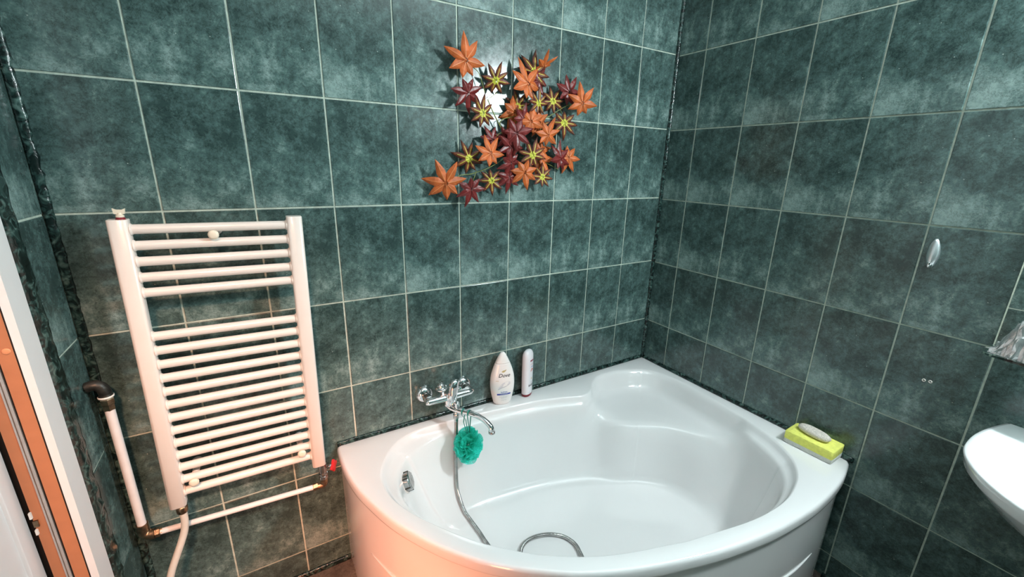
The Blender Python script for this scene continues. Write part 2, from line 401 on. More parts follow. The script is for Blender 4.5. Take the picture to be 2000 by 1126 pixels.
# ------------------------------------------------------------------ door in the left wall
dr = bpy.data.objects.new('door_1', None); col.objects.link(dr); struct(dr)
ZT = 1.96
def dbox(name, a, b, mat, parent=dr, bevel=0.0):
    return G().box(a, b).obj(name, mat, parent, bevel=bevel)
cs = G().box((XL + 0.0, -0.271, 0), (XL + 0.006, -0.2085, ZT + 0.055)).box((XL + 0.0, -0.850, ZT), (XL + 0.006, -0.271, ZT + 0.055)).box((XL, -0.850, 0), (XL + 0.006, -0.795, ZT))
cs.obj('casing', M['door_white'], dr)
dbox('foam_seal', (XL - 0.004, -0.2085, 0), (XL + 0.0045, -0.2062, ZT + 0.05), M['foam_green'])
def jamb(ya, s):
    """stepped jamb: white return, black seal, orange-brown face, aluminium rail, orange-brown face"""
    def seg(name, xa, xb, dep, mat, z0=0.0, z1=ZT):
        y0, y1 = ya, ya - s * dep
        return dbox(name, (xa, min(ya + s * 0.02, y1), z0), (xb, max(ya + s * 0.02, y1), z1), mat)
    seg('jamb_return', XL - 0.0065, XL, 0.0, M['door_white'])
    seg('seal_and_dark_gap', XL - 0.009, XL - 0.0065, -0.001, M['black'])
    seg('jamb', XL - 0.030, XL - 0.009, 0.0, M['jamb_orange'])
    seg('metal_rail', XL - 0.037, XL - 0.033, 0.0012, M['aluminium'])
    seg('rail_groove', XL - 0.033, XL - 0.030, -0.0025, M['black'])
    seg('metal_rail', XL - 0.0415, XL - 0.039, 0.0012, M['aluminium'])
    seg('rail_groove', XL - 0.039, XL - 0.037, -0.002, M['aluminium'])
    seg('jamb', XL - 0.059, XL - 0.0415, 0.0, M['jamb_orange'])
    seg('seal_and_dark_gap', XL - 0.075, XL - 0.059, -0.006, M['black'])  # black strip stands in for the shaded gap between jamb and leaf
jamb(-0.271, 1); jamb(-0.795, -1)
dbox('door_head', (XL - 0.07, -0.795, ZT - 0.012), (XL, -0.271, ZT), M['jamb_orange'])
o = G().lathe((-2.0357, -0.2705, 1.069), (0, -1, 0), [(0, 0.0062), (0.0012, 0.0060), (0.002, 0.004), (0.0022, 0.0005)], 18).obj('screw_cap', M['cap_orange'], dr, True)
for s in (1,):
    g = G().box((-2.0775, -0.2745, 0.690), (-2.0700, -0.2705, 0.705))
    g.obj('strike_plate', M['brass'], dr)
    G().box((-2.0790, -0.2760, 0.712), (-2.0755, -0.2705, 0.726)).box((-2.0780, -0.2760, 0.672), (-2.0745, -0.2705, 0.684)).obj('strike_lip', M['ptfe'], dr)
LX = XL - 0.067
lf = G().box((LX - 0.035, -0.792, 0.01), (LX - 0.006, -0.2720, ZT - 0.016)).obj('door_leaf', M['door_white'], dr)
g = G()
for a, b in (((LX - 0.008, -0.3135, 0.012), (LX, -0.2722, ZT - 0.018)), ((LX - 0.008, -0.790, 0.012), (LX, -0.750, ZT - 0.018)), ((LX - 0.008, -0.750, ZT - 0.10), (LX, -0.3135, ZT - 0.018)), ((LX - 0.008, -0.750, 0.012), (LX, -0.3135, 0.10))):
    g.box(a, b)
g.obj('door_stile', M['door_white'], lf, bevel=0.0015)
g = G().lathe((LX, -0.765, 1.0), (1, 0, 0), [(0, 0.024), (0.006, 0.024), (0.008, 0.010), (0.045, 0.010)], 20)
g.tube([(LX + 0.045, -0.765, 1.0), (LX + 0.048, -0.74, 1.0), (LX + 0.046, -0.67, 0.998)], 0.009); g.obj('door_handle', M['chrome'], lf, True)
struct(G().box((-2.9, -2.4, -0.1), (-2.16, 0.12, 2.5)).obj('wall_hall', M['plaster']))

# ------------------------------------------------------------------ bathtub
RZ = 0.488
front = [(-1.479,-.02),(-1.476,-.125),(-1.462,-.223),(-1.439,-.303),(-1.408,-.389),(-1.376,-.454),(-1.336,-.522),(-1.296,-.579),(-1.241,-.643),(-1.183,-.695),(-1.132,-.733),(-1.072,-.774),(-1.006,-.809),(-.935,-.84),(-.859,-.8675),(-.806,-.884),(-.717,-.91),(-.615,-.932),(-.5,-.95),(-.393,-.959),(-.301,-.9615),(-.198,-.956),(-.108,-.944),(-.044,-.929)]
fc = [p.to_2d() for p in catmull([(a, b, 0) for a, b in front], 5)]
outline = [V((-.004, -.004))] + [V((-.004 - 1.466 * k / 20, -.004)) for k in range(1, 21)] + [V((-1.4765, -.008))] + fc + [V((-.020, -.9225)), V((-.0065, -.914)), V((-.004, -.900))]
inner = [(-1.10,-.0475),(-1.1772,-.0445),(-1.2391,-.0514),(-1.291,-.0739),(-1.335,-.1166),(-1.371,-.1745),(-1.389,-.2294),(-1.389,-.2973),(-1.373,-.3573),(-1.341,-.4239),(-1.302,-.4857),(-1.2596,-.5463),(-1.2173,-.5977),(-1.160,-.653),(-1.1084,-.6975),(-1.0435,-.7392),(-.9748,-.7752),(-.8977,-.8055),(-.8147,-.832),(-.7611,-.8499),(-.692,-.8650),(-.5521,-.8945),(-.4474,-.9053),(-.3563,-.9021),(-.2816,-.8853),(-.2306,-.8666),(-.1741,-.8304),(-.1371,-.7868),(-.1075,-.7286),(-.0890,-.6681),(-.0740,-.6088),(-.0620,-.5388),(-.0500,-.4574),(-.0420,-.2852),(-.0592,-.1752),(-.1007,-.1064),(-.1884,-.062),(-.2858,-.0450),(-.3635,-.0539),(-.4250,-.0950),(-.4592,-.1311),(-.5161,-.1505),(-.6193,-.1171),(-.7201,-.0898),(-.8249,-.0754),(-.96,-.060)]
inner = [p.to_2d() for p in catmull([(a, b, 0) for a, b in inner], 5, True)]
bottom = [(-.887,-.194),(-.745,-.207),(-.612,-.246),(-.487,-.301),(-.367,-.363),(-.298,-.429),(-.270,-.485),(-.258,-.587),(-.281,-.67),(-.36,-.77),(-.50,-.81),(-.70,-.785),(-.85,-.735),(-1.0,-.655),(-1.12,-.55),(-1.19,-.44),(-1.205,-.34),(-1.17,-.245),(-1.09,-.195),(-1.0,-.190)]
bottom = [p.to_2d() for p in catmull([(a, b, 0) for a, b in bottom], 5, True)]
edge2 = [(-.462,-.103),(-.463,-.187),(-.452,-.250),(-.400,-.291),(-.328,-.337),(-.246,-.390),(-.204,-.434),(-.180,-.519),(-.168,-.556),(-.093,-.585),(-.070,-.620)]
edge2 = [p.to_2d() for p in catmull([(a, b, 0) for a, b in edge2], 5)]
TO = V((-.60, -.55))
def radial(poly, th, closed=True):
    d = V((math.cos(th), math.sin(th))); best = None; n = len(poly)
    for i in range(n if closed else n - 1):
        a = poly[i] - TO; b = poly[(i + 1) % n] - TO; e = b - a
        den = d.x * e.y - d.y * e.x
        if abs(den) < 1e-12: continue
        t = (a.x * e.y - a.y * e.x) / den; u = (a.x * d.y - a.y * d.x) / den
        if t > 0 and -1e-6 <= u <= 1 + 1e-6: best = t if best is None else max(best, t)
    return best
angs = [-PI + 2 * PI * k / 540 for k in range(540)]
for q in ((-.004, -.004), (-.004, -.900), (-1.4765, -.008), (-1.47, -.004), (-.0065, -.914)):
    a = math.atan2(q[1] - TO.y, q[0] - TO.x); angs.append(a)
angs = sorted(angs)
PW = [(0, .488), (.02, .4872), (.05, .4815), (.08, .472), (.12, .464), (.17, .459), (.215, .454), (.245, .445), (.275, .425), (.315, .39), (.37, .345), (.44, .295), (.53, .245), (.63, .205), (.74, .175), (.87, .156), (1.0, .147)]
def tub_profile(th):
    rI, rB = radial(inner, th), radial(bottom, th)
    wall = [(lerp(rI, rB, f), z) for f, z in PW]
    de = math.degrees(th); s = sstep(-9, 1, de) * (1 - sstep(63, 72, de))
    if s <= 0: return wall
    rE = radial(edge2, th, False) or rI * 0.97
    rE = min(rE, rI - 0.05 if rI - 0.05 > rB else rE)
    a = min(1.0, max(0.25, (rI - rE) / 0.16))
    seat = [(rI, .488), (rI - .006 * a, .4865), (rI - .014 * a, .481), (rI - .024 * a, .466), (rI - .033 * a, .446), (rI - .043 * a, .425), (rI - .058 * a, .409), (rI - .080 * a, .400), (lerp(rI - .08 * a, rE, .5), .394), (lerp(rI - .08 * a, rE, .85), .390), (rE, .386), (rE - .007, .381), (rE - .014, .368), (lerp(rE - .014, rB, .28), .32), (lerp(rE - .014, rB, .55), .235), (lerp(rE - .014, rB, .82), .170), (rB, .147)]
    return [(lerp(a_[0], b_[0], s), lerp(a_[1], b_[1], s)) for a_, b_ in zip(wall, seat)]
rings_ = []
N = len(angs)
profs = [tub_profile(t) for t in angs]
for k in range(len(PW)):                     # soften the lower wall around the basin
    W_ = min(26, 3 + max(0, k - 3) * 3)
    raw = [p[k] for p in profs]
    for i in range(N):
        ws = [1 - abs(d) / (W_ + 1) for d in range(-W_, W_ + 1)]
        sm = sum(ws)
        profs[i][k] = (sum(raw[(i + d) % N][0] * q for d, q in zip(range(-W_, W_ + 1), ws)) / sm, sum(raw[(i + d) % N][1] * q for d, q in zip(range(-W_, W_ + 1), ws)) / sm)
ro = [radial(outline, t) for t in angs]
def ringpts(f): return [V((TO.x + math.cos(t) * f(i)[0], TO.y + math.sin(t) * f(i)[0], f(i)[1])) for i, t in enumerate(angs)]
for d, z in ((.022, .4515), (.003, .4515), (.0006, .4535), (0, .458), (0, .477), (.0022, .4835), (.0062, .4868), (.0115, .488)):
    rings_.append(ringpts(lambda i: (ro[i] - d, z)))
rings_.append(ringpts(lambda i: (lerp(ro[i], profs[i][0][0], .5), .4881)))
for k in range(len(PW)): rings_.append(ringpts(lambda i: profs[i][k]))
for f, z in ((.92, .1425), (.8, .1405), (.55, .1395), (.25, .139)):
    rings_.append(ringpts(lambda i: (profs[i][-1][0] * f, z)))
TL = V((-0.74, -0.45, 0.0))
tub = thing('bathtub', 'white asymmetric corner bathtub with a moulded seat in its corner', 'bathtub', TL)
g = G(); g.rings(rings_, True, False, True); sh = g.obj('tub_shell', M['acrylic'], tub, True, TL)
# skirt
def inset(c, d):
    out = []
    for i in range(len(c)):
        t = (c[min(i + 1, len(c) - 1)] - c[max(i - 1, 0)]).normalized(); out.append(c[i] + V((-t.y, t.x)) * d)
    return out
sk = [V((-1.4795, -.001))] + fc + [V((-.012, -.921))]
def skirt_pts(d): return inset(sk, d)
test = inset(sk, 0.01)
sgn = 1 if (test[40] - V((-.6, -.4))).length < (sk[40] - V((-.6, -.4))).length else -1
g = G(); rs = []
a_, b_ = inset(sk, sgn * .011), inset(sk, sgn * .018)
for z in (0.002, 0.22, 0.4515):
    rs.append([V((p.x, p.y, z)) for p in a_] + [V((p.x, p.y, z)) for p in reversed(b_)])
g.rings(rs); g.obj('skirt_panel', M['acrylic'], tub, False, TL, auto=30)
rb = [p for p in inset(sk, sgn * .0105)]
ib = [i for i, p in enumerate(rb) if p.y < -0.262 and not (p.x > -0.205)]
path = [V((rb[i].x, rb[i].y, 0.262 - 0.02 * (k / len(ib)))) for k, i in enumerate(ib)]
G().tube(path, lambda t: .0045 * min(1, 12 * t + .2, 12 * (1 - t) + .2), 10).obj('moulded_rib', M['acrylic'], tub, True, TL)
# overflow cover on the left end
oc = V((-1.3020, -0.1900, 0.4060)); on_ = V((0.86, -0.34, 0.33)).normalized()
g = G().lathe(oc - on_ * 0.012, on_, [(0, .034), (.012, .036), (.0135, .0365), (.0138, .030)], 36); g.obj('overflow_ring', M['enamel'], tub, True, TL)
g = G(); g.lathe(oc + on_ * 0.0, on_, [(0, .0300), (.018, .0300), (.0205, .0285), (.0215, .026), (.0205, .010), (.0200, .0)], 36)
ov = g.obj('overflow_cover', M['worn_chrome'], tub, False, TL, auto=30)
u_ = on_.orthogonal().normalized(); w_ = on_.cross(u_)
for k in range(6):
    a = 2 * PI * k / 6 + .3; c = oc + on_ * .010 + (u_ * math.cos(a) + w_ * math.sin(a)) * .0302
    G().lathe(c - on_ * .008, on_, [(0, .0022), (.018, .0022)], 8).obj('grip_notch', M['iron'], ov, True, TL)

# ------------------------------------------------------------------ bath mixer
ML = V((-1.0855, 0.0, 0.5985))
mx = thing('bath_mixer', 'chrome wall-mounted bath mixer with a long curved spout above the tub', 'tap', ML)
for x in (-1.163, -1.008):
    e = G().lathe((x, 0.001, .5985), (0, -1, 0), [(0, .0325), (.005, .0330), (.011, .0315), (.017, .0275), (.021, .0220), (.023, .0170), (.024, .0125)], 32).obj('escutcheon', M['chrome'], mx, True, ML)
    G().lathe((x, -.022, .5985), (0, -1, 0), [(0, .0120), (.010, .0120), (.0105, .0165), (.030, .0165), (.0305, .0130)], 6 if x < -2 else 24).obj('union_nut', M['worn_chrome'], mx, False, ML, auto=30)
g = G()
def arm(x0, x1):
    rs = []
    for k in range(9):
        t = k / 8; x = lerp(x0, x1, t); b = .0135 + .003 * t if 0 < k < 8 else .0135 + .003 * t
        e_ = 1.0 if 0 < k else .72
        rs.append([V((x, -.0600 - b * 1.12 * e_ * math.cos(a), .5965 + b * .92 * e_ * math.sin(a))) for a in [2 * PI * q / 20 for q in range(20)]])
    g.rings(rs)
arm(-1.179, -1.090); arm(-.992, -1.080)
g.obj('mixer_body', M['chrome'], mx, True, ML)
G().lathe((-1.0865, -.062, .556), (0, 0, 1), [(0, .014), (.012, .0165), (.018, .0215), (.052, .0225), (.058, .019)], 28).obj('valve_housing', M['chrome'], mx, True, ML)
# lever: a tall angular block leaning up and to the right
g = G(); rs = []
for z, cx_, cy_, hx, hy in ((.574, -1.0860, -.084, .0085, .006), (.590, -1.0850, -.084, .0135, .011), (.618, -1.0815, -.080, .0165, .014), (.645, -1.0765, -.077, .0165, .013), (.662, -1.0715, -.076, .0135, .010), (.667, -1.0700, -.076, .008, .005)):
    rs.append([V((cx_ + hx * sx_, cy_ + hy * sy_, z)) for sx_, sy_ in ((-1, -.55), (-.5, -1), (.5, -1), (1, -.55), (1, .55), (.5, 1), (-.5, 1), (-1, .55))])
g.rings(rs); g.obj('lever', M['chrome'], mx, False, ML, bevel=.0018)
# cradle for the hand shower, behind the lever
G().lathe((-1.1120, -.058, .605), (0, 0, 1), [(0, .009), (.026, .0085), (.030, .012)], 20).obj('cradle_neck', M['chrome'], mx, True, ML)
G().lathe((-1.1155, -.058, .634), (-.15, -.1, 1), [(0, .016), (.002, .0215), (.006, .0220), (.0075, .0185), (.008, .012), (.016, .0115), (.020, .0105), (.024, .006), (.0245, .0005)], 28).obj('shower_cradle', M['chrome'], mx, True, ML)
# spout
sp = catmull([(-1.0975, -.060, .574), (-1.0945, -.064, .567), (-1.089, -.075, .5605), (-1.074, -.101, .5575), (-1.0606, -.1246, .5600), (-1.044, -.154, .5640), (-1.028, -.183, .5630), (-1.017, -.202, .5575), (-1.0075, -.219, .5475), (-1.0020, -.229, .5350), (-1.0010, -.231, .522)], 5)
G().tube(sp, lambda t: lerp(.0105, .0088, t) if t < .8 else lerp(.0088, .0108, (t - .8) * 5), 20).obj('spout', M['chrome'], mx, True, ML)
G().lathe((-1.001, -.231, .524), (0.0, -0.02, -1), [(0, .0112), (.008, .0115), (.0095, .0105), (.0095, .008)], 24).obj('aerator', M['worn_chrome'], mx, True, ML)
G().lathe((-1.0945, -.062, .562), (0, 0, 1), [(0, .0125), (.004, .0135), (.014, .0130), (.016, .010)], 24).obj('swivel_nut', M['chrome'], mx, True, ML)
dv = G().lathe((-1.0745, -.101, .563), (0, 0, 1), [(0, .0065), (.008, .0055), (.0085, .0085), (.010, .0088), (.024, .0080), (.0255, .0065), (.026, .0005)], 12).obj('diverter_knob', M['chrome'], mx, False, ML, auto=28)
G().lathe((-1.0765, -.098, .553), (0, 0, -1), [(0, .0095), (.010, .0085), (.016, .0075)], 20).obj('shower_outlet', M['chrome'], mx, True, ML)

# ------------------------------------------------------------------ shower hose
HL = V((-1.077, -.097, .53))
hs = thing('shower_hose', 'ribbed metal shower hose running from the mixer down into the tub', 'hose', HL)
G().lathe((-1.077, -.0975, .541), (0, 0, -1), [(0, .0100), (.003, .0108), (.018, .0104), (.022, .0080), (.030, .0076)], 12).obj('hose_nut', M['worn_chrome'], hs, False, HL, auto=28)
hp = catmull([(-1.077, -.0975, .515), (-1.0785, -.098, .47), (-1.082, -.100, .41), (-1.088, -.112, .325), (-1.0940, -.1330, .252), (-1.0915, -.1500, .214), (-1.0880, -.1620, .191), (-1.0840, -.1790, .1720), (-1.0760, -.2010, .1570), (-1.0675, -.2640, .1490), (-1.0660, -.3130, .1480), (-1.058, -.39, .1475), (-1.028, -.440, .1470), (-.998, -.430, .1468), (-.9705, -.397, .1468), (-.9350, -.3810, .1467), (-.8930, -.3830, .1465), (-.8490, -.4000, .1464), (-.8140, -.4300, .1462), (-.7985, -.4690, .1461), (-.8035, -.5090, .1462), (-.83, -.58, .147), (-.88, -.63, .149)], 60)
# resample evenly and rib it
L_ = [0]
for a, b in zip(hp, hp[1:]): L_.append(L_[-1] + (b - a).length)
n_ = int(L_[-1] / .0011); pts_ = []; j = 0
for k in range(n_ + 1):
    s = L_[-1] * k / n_
    while j < len(L_) - 2 and L_[j + 1] < s: j += 1
    pts_.append(hp[j].lerp(hp[j + 1], (s - L_[j]) / max(1e-9, L_[j + 1] - L_[j])))
rr_ = [.0072 if (k // 2) % 2 == 0 else .0062 for k in range(len(pts_))]
G().tube(pts_, rr_, 12).obj('ribbed_tube', M['worn_chrome'], hs, True, HL)

# ------------------------------------------------------------------ bath puff
PL = V((-1.0505, -.1430, .4260))
pf = thing('bath_puff', 'mint green mesh bath puff hanging from the mixer spout', 'bath puff', PL)
rp = random.Random(11); g = G()
for k in range(70):
    z = rp.uniform(-1, 1); a = rp.uniform(0, 2 * PI); q = math.sqrt(1 - z * z)
    d = V((q * math.cos(a), q * math.sin(a), z)); u = d.orthogonal().normalized(); u = Quaternion(d, rp.uniform(0, 2 * PI)) @ u; w_ = d.cross(u)
    R_ = rp.uniform(.80, 1.14); wid = rp.uniform(.5, 1.0); ph = rp.uniform(0, 6); cur = rp.uniform(-.28, .28)
    nu, nv = 12, 6; vs = []
    for i in range(nu + 1):
        s = lerp(-1, 1, i / nu) * wid
        for j in range(nv + 1):
            t = j / nv; r = lerp(.22, 1, t) * R_ * (1 - .10 * s * s)
            dd = (d * math.cos(s) + u * math.sin(s))
            wob = (.09 * math.sin(6 * s + ph) + cur * (1 - s * s) + .04 * math.sin(13 * s + 2 * ph)) * t
            p = dd * r + w_ * wob
            vs.append(V((p.x * .052, p.y * .052, p.z * .062)))
    fs = [(i * (nv + 1) + j, (i + 1) * (nv + 1) + j, (i + 1) * (nv + 1) + j + 1, i * (nv + 1) + j + 1) for i in range(nu) for j in range(nv)]
    g.add(vs, fs)
o = g.obj('netting', M['netting'], pf, True)
def ribbon(path, wd, side):
    g = G(); side = V(side); rs = []
    for p in path:
        p = V(p); rs.append([p - side * wd, p + side * wd, p + side * wd + V((0, -.0008, 0)), p - side * wd + V((0, -.0008, 0))])
    return g.rings(rs)
sx = V((.49, -.87, 0)).normalized(); nx = V((.87, .49, 0))
c0 = V((-1.0610, -.1240, .5600))
loop = [c0 + nx * (.0115 * math.cos(a)) + V((0, 0, .0115 * math.sin(a))) for a in [PI * k / 10 - .2 for k in range(12)]]
ribbon([PL + V((-.001, -.004, .035))] + [c0 + V((-.002, -.006, -.040))] + [c0 + nx * .0112 + V((0, -.001, -.006))] + loop + [c0 - nx * .0112 + V((.002, 0, -.010)), c0 + V((.006, -.008, -.030)), PL + V((.001, .0, .035))], .0019, sx).obj('hanging_cord', M['cord'], pf, False, PL)
c1 = V((-1.0480, -.1470, .5640))
loop = [c1 + nx * (.0112 * math.cos(a)) + V((0, 0, .0110 * math.sin(a))) for a in [PI * k / 10 - .2 for k in range(12)]]
ribbon([PL + V((.004, .002, .04)), c1 + nx * .011 + V((0, 0, -.010))] + loop + [c1 - nx * .0108 + V((0, 0, -.012)), PL + V((.006, -.002, .04))], .0021, sx).obj('hanging_cord', M['cord'], pf, False, PL)

# ------------------------------------------------------------------ text as thin geometry wrapped on a bottle
def text_verts(s, size, shear=0.0, bold=0.0):
    cu = bpy.data.curves.new('txt', 'FONT'); cu.body = s; cu.size = size; cu.shear = shear; cu.align_x = 'CENTER'; cu.align_y = 'CENTER'; cu.offset = bold; cu.resolution_u = 4
    o = bpy.data.objects.new('txt', cu); col.objects.link(o); bpy.context.view_layer.update()
    me = bpy.data.meshes.new_from_object(o.evaluated_get(bpy.context.evaluated_depsgraph_get()))
    bm = bmesh.new(); bm.from_mesh(me); bmesh.ops.triangulate(bm, faces=bm.faces); bm.to_mesh(me); bm.free()
    vs = [v.co.copy() for v in me.vertices]; fs = [tuple(p.vertices) for p in me.polygons]
    bpy.data.objects.remove(o); bpy.data.curves.remove(cu); bpy.data.meshes.remove(me)
    return vs, fs
def grid_patch(fn, nu, nv):
    vs = [fn(i / nu, j / nv) for i in range(nu + 1) for j in range(nv + 1)]
    fs = [(i * (nv + 1) + j, (i + 1) * (nv + 1) + j, (i + 1) * (nv + 1) + j + 1, i * (nv + 1) + j + 1) for i in range(nu) for j in range(nv)]
    return [V((v[0], v[1], 0)) for v in vs], fs
def interp(tab, t):
    for a, b in zip(tab, tab[1:]):
        if t <= b[0]:
            f = (t - a[0]) / (b[0] - a[0]); return lerp(a[1], b[1], f)
    return tab[-1][1]
class Bottle:
    def __init__(s, H, wt, dt): s.H = H; s.wt = wt; s.dt = dt
    def ring(s, z, n=40, p=2.3):
        w, d = interp(s.wt, z / s.H), interp(s.dt, z / s.H)
        out = []
        for k in range(n):
            a = 2 * PI * k / n; c, q = math.cos(a), math.sin(a)
            out.append(V((w * math.copysign(abs(c) ** (2 / p), c), -d * math.copysign(abs(q) ** (2 / p), q), z)))
        return out
    def front(s, x, z, off_=.0004, p=2.3):
        w, d = interp(s.wt, z / s.H), interp(s.dt, z / s.H)
        k = max(0.0, 1 - min(1, abs(x) / w) ** p) ** (1 / p)
        return V((x, -d * k - off_, z))
    def put(s, name, vs, fs, x, z, mat, parent, flip=False):
        P = []
        for v in vs:
            a, b = (-v.x, -v.y) if flip else (v.x, v.y)
            P.append(s.front(a + x, b + z))
        return mesh_obj(name, P, fs, mat, parent)
def smoothtab(tab, n=8):
    return [(p.x, p.y) for p in catmull([(a, b, 0) for a, b in tab], n)]
B1 = Bottle(.222, smoothtab([(0, .0300), (.03, .0365), (.10, .0405), (.20, .0455), (.32, .0492), (.44, .0498), (.56, .0470), (.68, .0400), (.79, .0310), (.87, .0230), (.93, .0165), (.97, .0115), (1.0, .0060)]),
            smoothtab([(0, .0190), (.03, .0225), (.10, .0245), (.32, .0270), (.56, .0250), (.79, .0180), (.93, .0115), (1.0, .0045)]))
b1 = thing('shower_gel_bottle', 'white teardrop shower gel bottle with blue stripe on tub rim', 'bottle', (-.8480, -.0330, .4885), (0, 0, math.radians(-14)))
zs_ = [B1.H * k / 60 for k in range(61)]
k1 = .80 * B1.H
G().rings([B1.ring(z) for z in zs_ if z <= k1 + .0001]).obj('bottle_body', M['bottle'], b1, True)
G().rings([[v * 1.0 for v in B1.ring(z)] for z in [k1 + .0006] + [z for z in zs_ if z > k1 + .001]]).obj('cap', M['bottle'], b1, True)
def put1(name, s, size, x, z, mat, shear=0, bold=0): vs, fs = text_verts(s, size, shear, bold); return B1.put(name, vs, fs, x, z, M[mat], b1)
put1('brand_lettering', 'Dove', .0215, .001, .131, 'ink_black', .28, .00025)
put1('small_lettering', 'hydrate', .0088, .001, .0600, 'ink_blue', .0, .0001)
put1('small_lettering', 'nourishing care', .0050, .001, .0500, 'bottle', 0, 0).location.y = -.0004
vs, fs = grid_patch(lambda u, v: (lerp(-.028, .028, u), lerp(-.0036, .0036, v)), 16, 2); B1.put('blue_stripe', vs, fs, .001, .0500, M['ink_blue'], b1)
put1('small_lettering', 'body wash 450 ml', .0052, .001, .0385, 'ink_grey'); put1('small_lettering', 'gentle care', .0052, .001, .0330, 'ink_grey'); put1('small_lettering', 'moisturising', .0048, .001, .0235, 'ink_grey')
put1('small_lettering', 'new', .0070, -.0265, .1100, 'ink_gold')
# gold bird mark
bird = [(-.011, -.001), (-.005, .0035), (.001, .0045), (.0105, .0072), (.0075, .0022), (.003, -.0015), (-.002, -.0042), (-.0075, -.0035)]
B1.put('gold_emblem', [V((a, b, 0)) for a, b in bird], [tuple(range(8))], .001, .1480, M['ink_gold'], b1)
# pale swoosh
sw = catmull([(-.024, -.020, 0), (-.019, -.006, 0), (-.006, .008, 0), (.012, .013, 0), (.026, .011, 0), (.024, .002, 0), (.010, -.007, 0), (-.008, -.013, 0), (-.022, -.019, 0)], 5)
B1.put('swoosh', sw, [tuple(range(len(sw)))], .0, .0905, M['ink_pale'], b1)
for e0, e1 in (((-.022, -.018), (.027, .010)),):
    cc = catmull([(-.023, -.019, 0), (-.008, -.011, 0), (.012, -.005, 0), (.026, .004, 0), (.027, .012, 0)], 6)
    vs = []; 
    for i, p in enumerate(cc): wd = .0009; vs += [p + V((0, wd, 0)), p - V((0, wd, 0))]
    B1.put('swoosh_line', vs, [(2 * i, 2 * i + 1, 2 * i + 3, 2 * i + 2) for i in range(len(cc) - 1)], 0, .0908, M['ink_grey'], b1).location.y = -.0003

B2 = Bottle(.206, smoothtab([(0, .0255), (.04, .0275), (.09, .0285), (.5, .0300), (.85, .0290), (.93, .0262), (.98, .0185), (1.0, .0080)]),
            smoothtab([(0, .0165), (.04, .0180), (.09, .0185), (.5, .0190), (.85, .0185), (.93, .0160), (.98, .0110), (1.0, .0045)]))
b2 = thing('conditioner_bottle', 'pearl white conditioner bottle upside down on its dark red cap', 'bottle', (-.7265, -.0315, .4885), (0, 0, math.radians(27)))
G().rings([B2.ring(z) for z in [B2.H * (.055 + .945 * k / 50) for k in range(51)]]).obj('bottle_body', M['bottle2'], b2, True)
G().rings([B2.ring(z) for z in (0, .002, .006, .0108)]).obj('cap', M['cap_red'], b2, True)
def put2(name, s, size, x, z, mat, bold=0): vs, fs = text_verts(s, size, 0, bold); return B2.put(name, vs, fs, x, z, M[mat], b2, True)
put2('brand_lettering', 'ELSEVE', .0125, .002, .0520, 'ink_black', .0003)
put2('small_lettering', 'PARIS', .0062, .002, .0640, 'ink_grey')
dp = [(0, .006), (.003, .001), (.0035, -.003), (0, -.0055), (-.0035, -.003), (-.003, .001)]
B2.put('gold_drop', [V((a, b, 0)) for a, b in dp], [tuple(range(6))], .001, .082, M['ink_gold'], b2)
ap = [(-.009, -.005), (.009, -.005), (.0095, .003), (.004, .008), (-.002, .0085), (-.008, .002)]
B2.put('red_emblem', [V((a, b, 0)) for a, b in ap], [tuple(range(6))], .002, .1180, M['ink_red'], b2)
B2.put('white_spot', [V((math.cos(a) * .0028, math.sin(a) * .0038, 0)) for a in [2 * PI * k / 12 for k in range(12)]], [tuple(range(12))], .003, .1185, M['bottle2'], b2).location.y = -.0004
put2('small_lettering', 'repair', .0075, .002, .1340, 'ink_blue', .0001); put2('small_lettering', 'shampoo', .0065, .002, .1450, 'ink_red')
vs, fs = grid_patch(lambda u, v: (lerp(-.0135, .0135, u), lerp(-.0036, .0036, v)), 10, 2); B2.put('maroon_stripe', vs, fs, .003, .1620, M['ink_maroon'], b2)
put2('small_lettering', '400 ml', .0055, -.012, .0200, 'ink_grey')

# ------------------------------------------------------------------ sponge and pumice
SL = V((-.0460, -.8180, .4882))
sg = thing('cleaning_sponge', 'yellow and white cleaning sponge on the right end of the tub rim', 'sponge', SL, (0, 0, math.radians(2)))
def foam(name, z0, z1, mat, wav):
    g = G(); hx, hy = .0435, .0750; nx_, ny_ = 10, 18; rs = []
    per = [(lerp(-hx, hx, k / nx_), -hy) for k in range(nx_)] + [(hx, lerp(-hy, hy, k / ny_)) for k in range(ny_)] + [(lerp(hx, -hx, k / nx_), hy) for k in range(nx_)] + [(-hx, lerp(hy, -hy, k / ny_)) for k in range(ny_)]
    def rg(z, s, wv=0):
        out = []
        for x, y in per:
            r = 1.0; cx_ = max(0, abs(x) - hx + .006); cy_ = max(0, abs(y) - hy + .006)
            if cx_ and cy_: r = 1 - .35 * (cx_ * cy_) / .000036 * .06
            n = noise.noise(V((x * 60, y * 60, z * 40 + 3))) * .0006
            out.append(V((x * s * r + math.copysign(n, x), y * s * r + math.copysign(n, y), z + (wv * (1 + math.sin(y * 130 + x * 40)) if wv else 0))))
        return out
    rs = [rg(z0, .985, wav), rg(z0 + .002, 1.0, wav * .6), rg((z0 + z1) / 2, 1.0), rg(z1 - .002, 1.0), rg(z1, .982)]
    g.rings(rs); return g.obj(name, mat, sg, False, auto=60)
foam('white_layer', 0.0002, .0165, M['white_foam'], .0013)
foam('yellow_foam', .0166, .0460, M['yellow_foam'], 0)
g = G(); rs = []
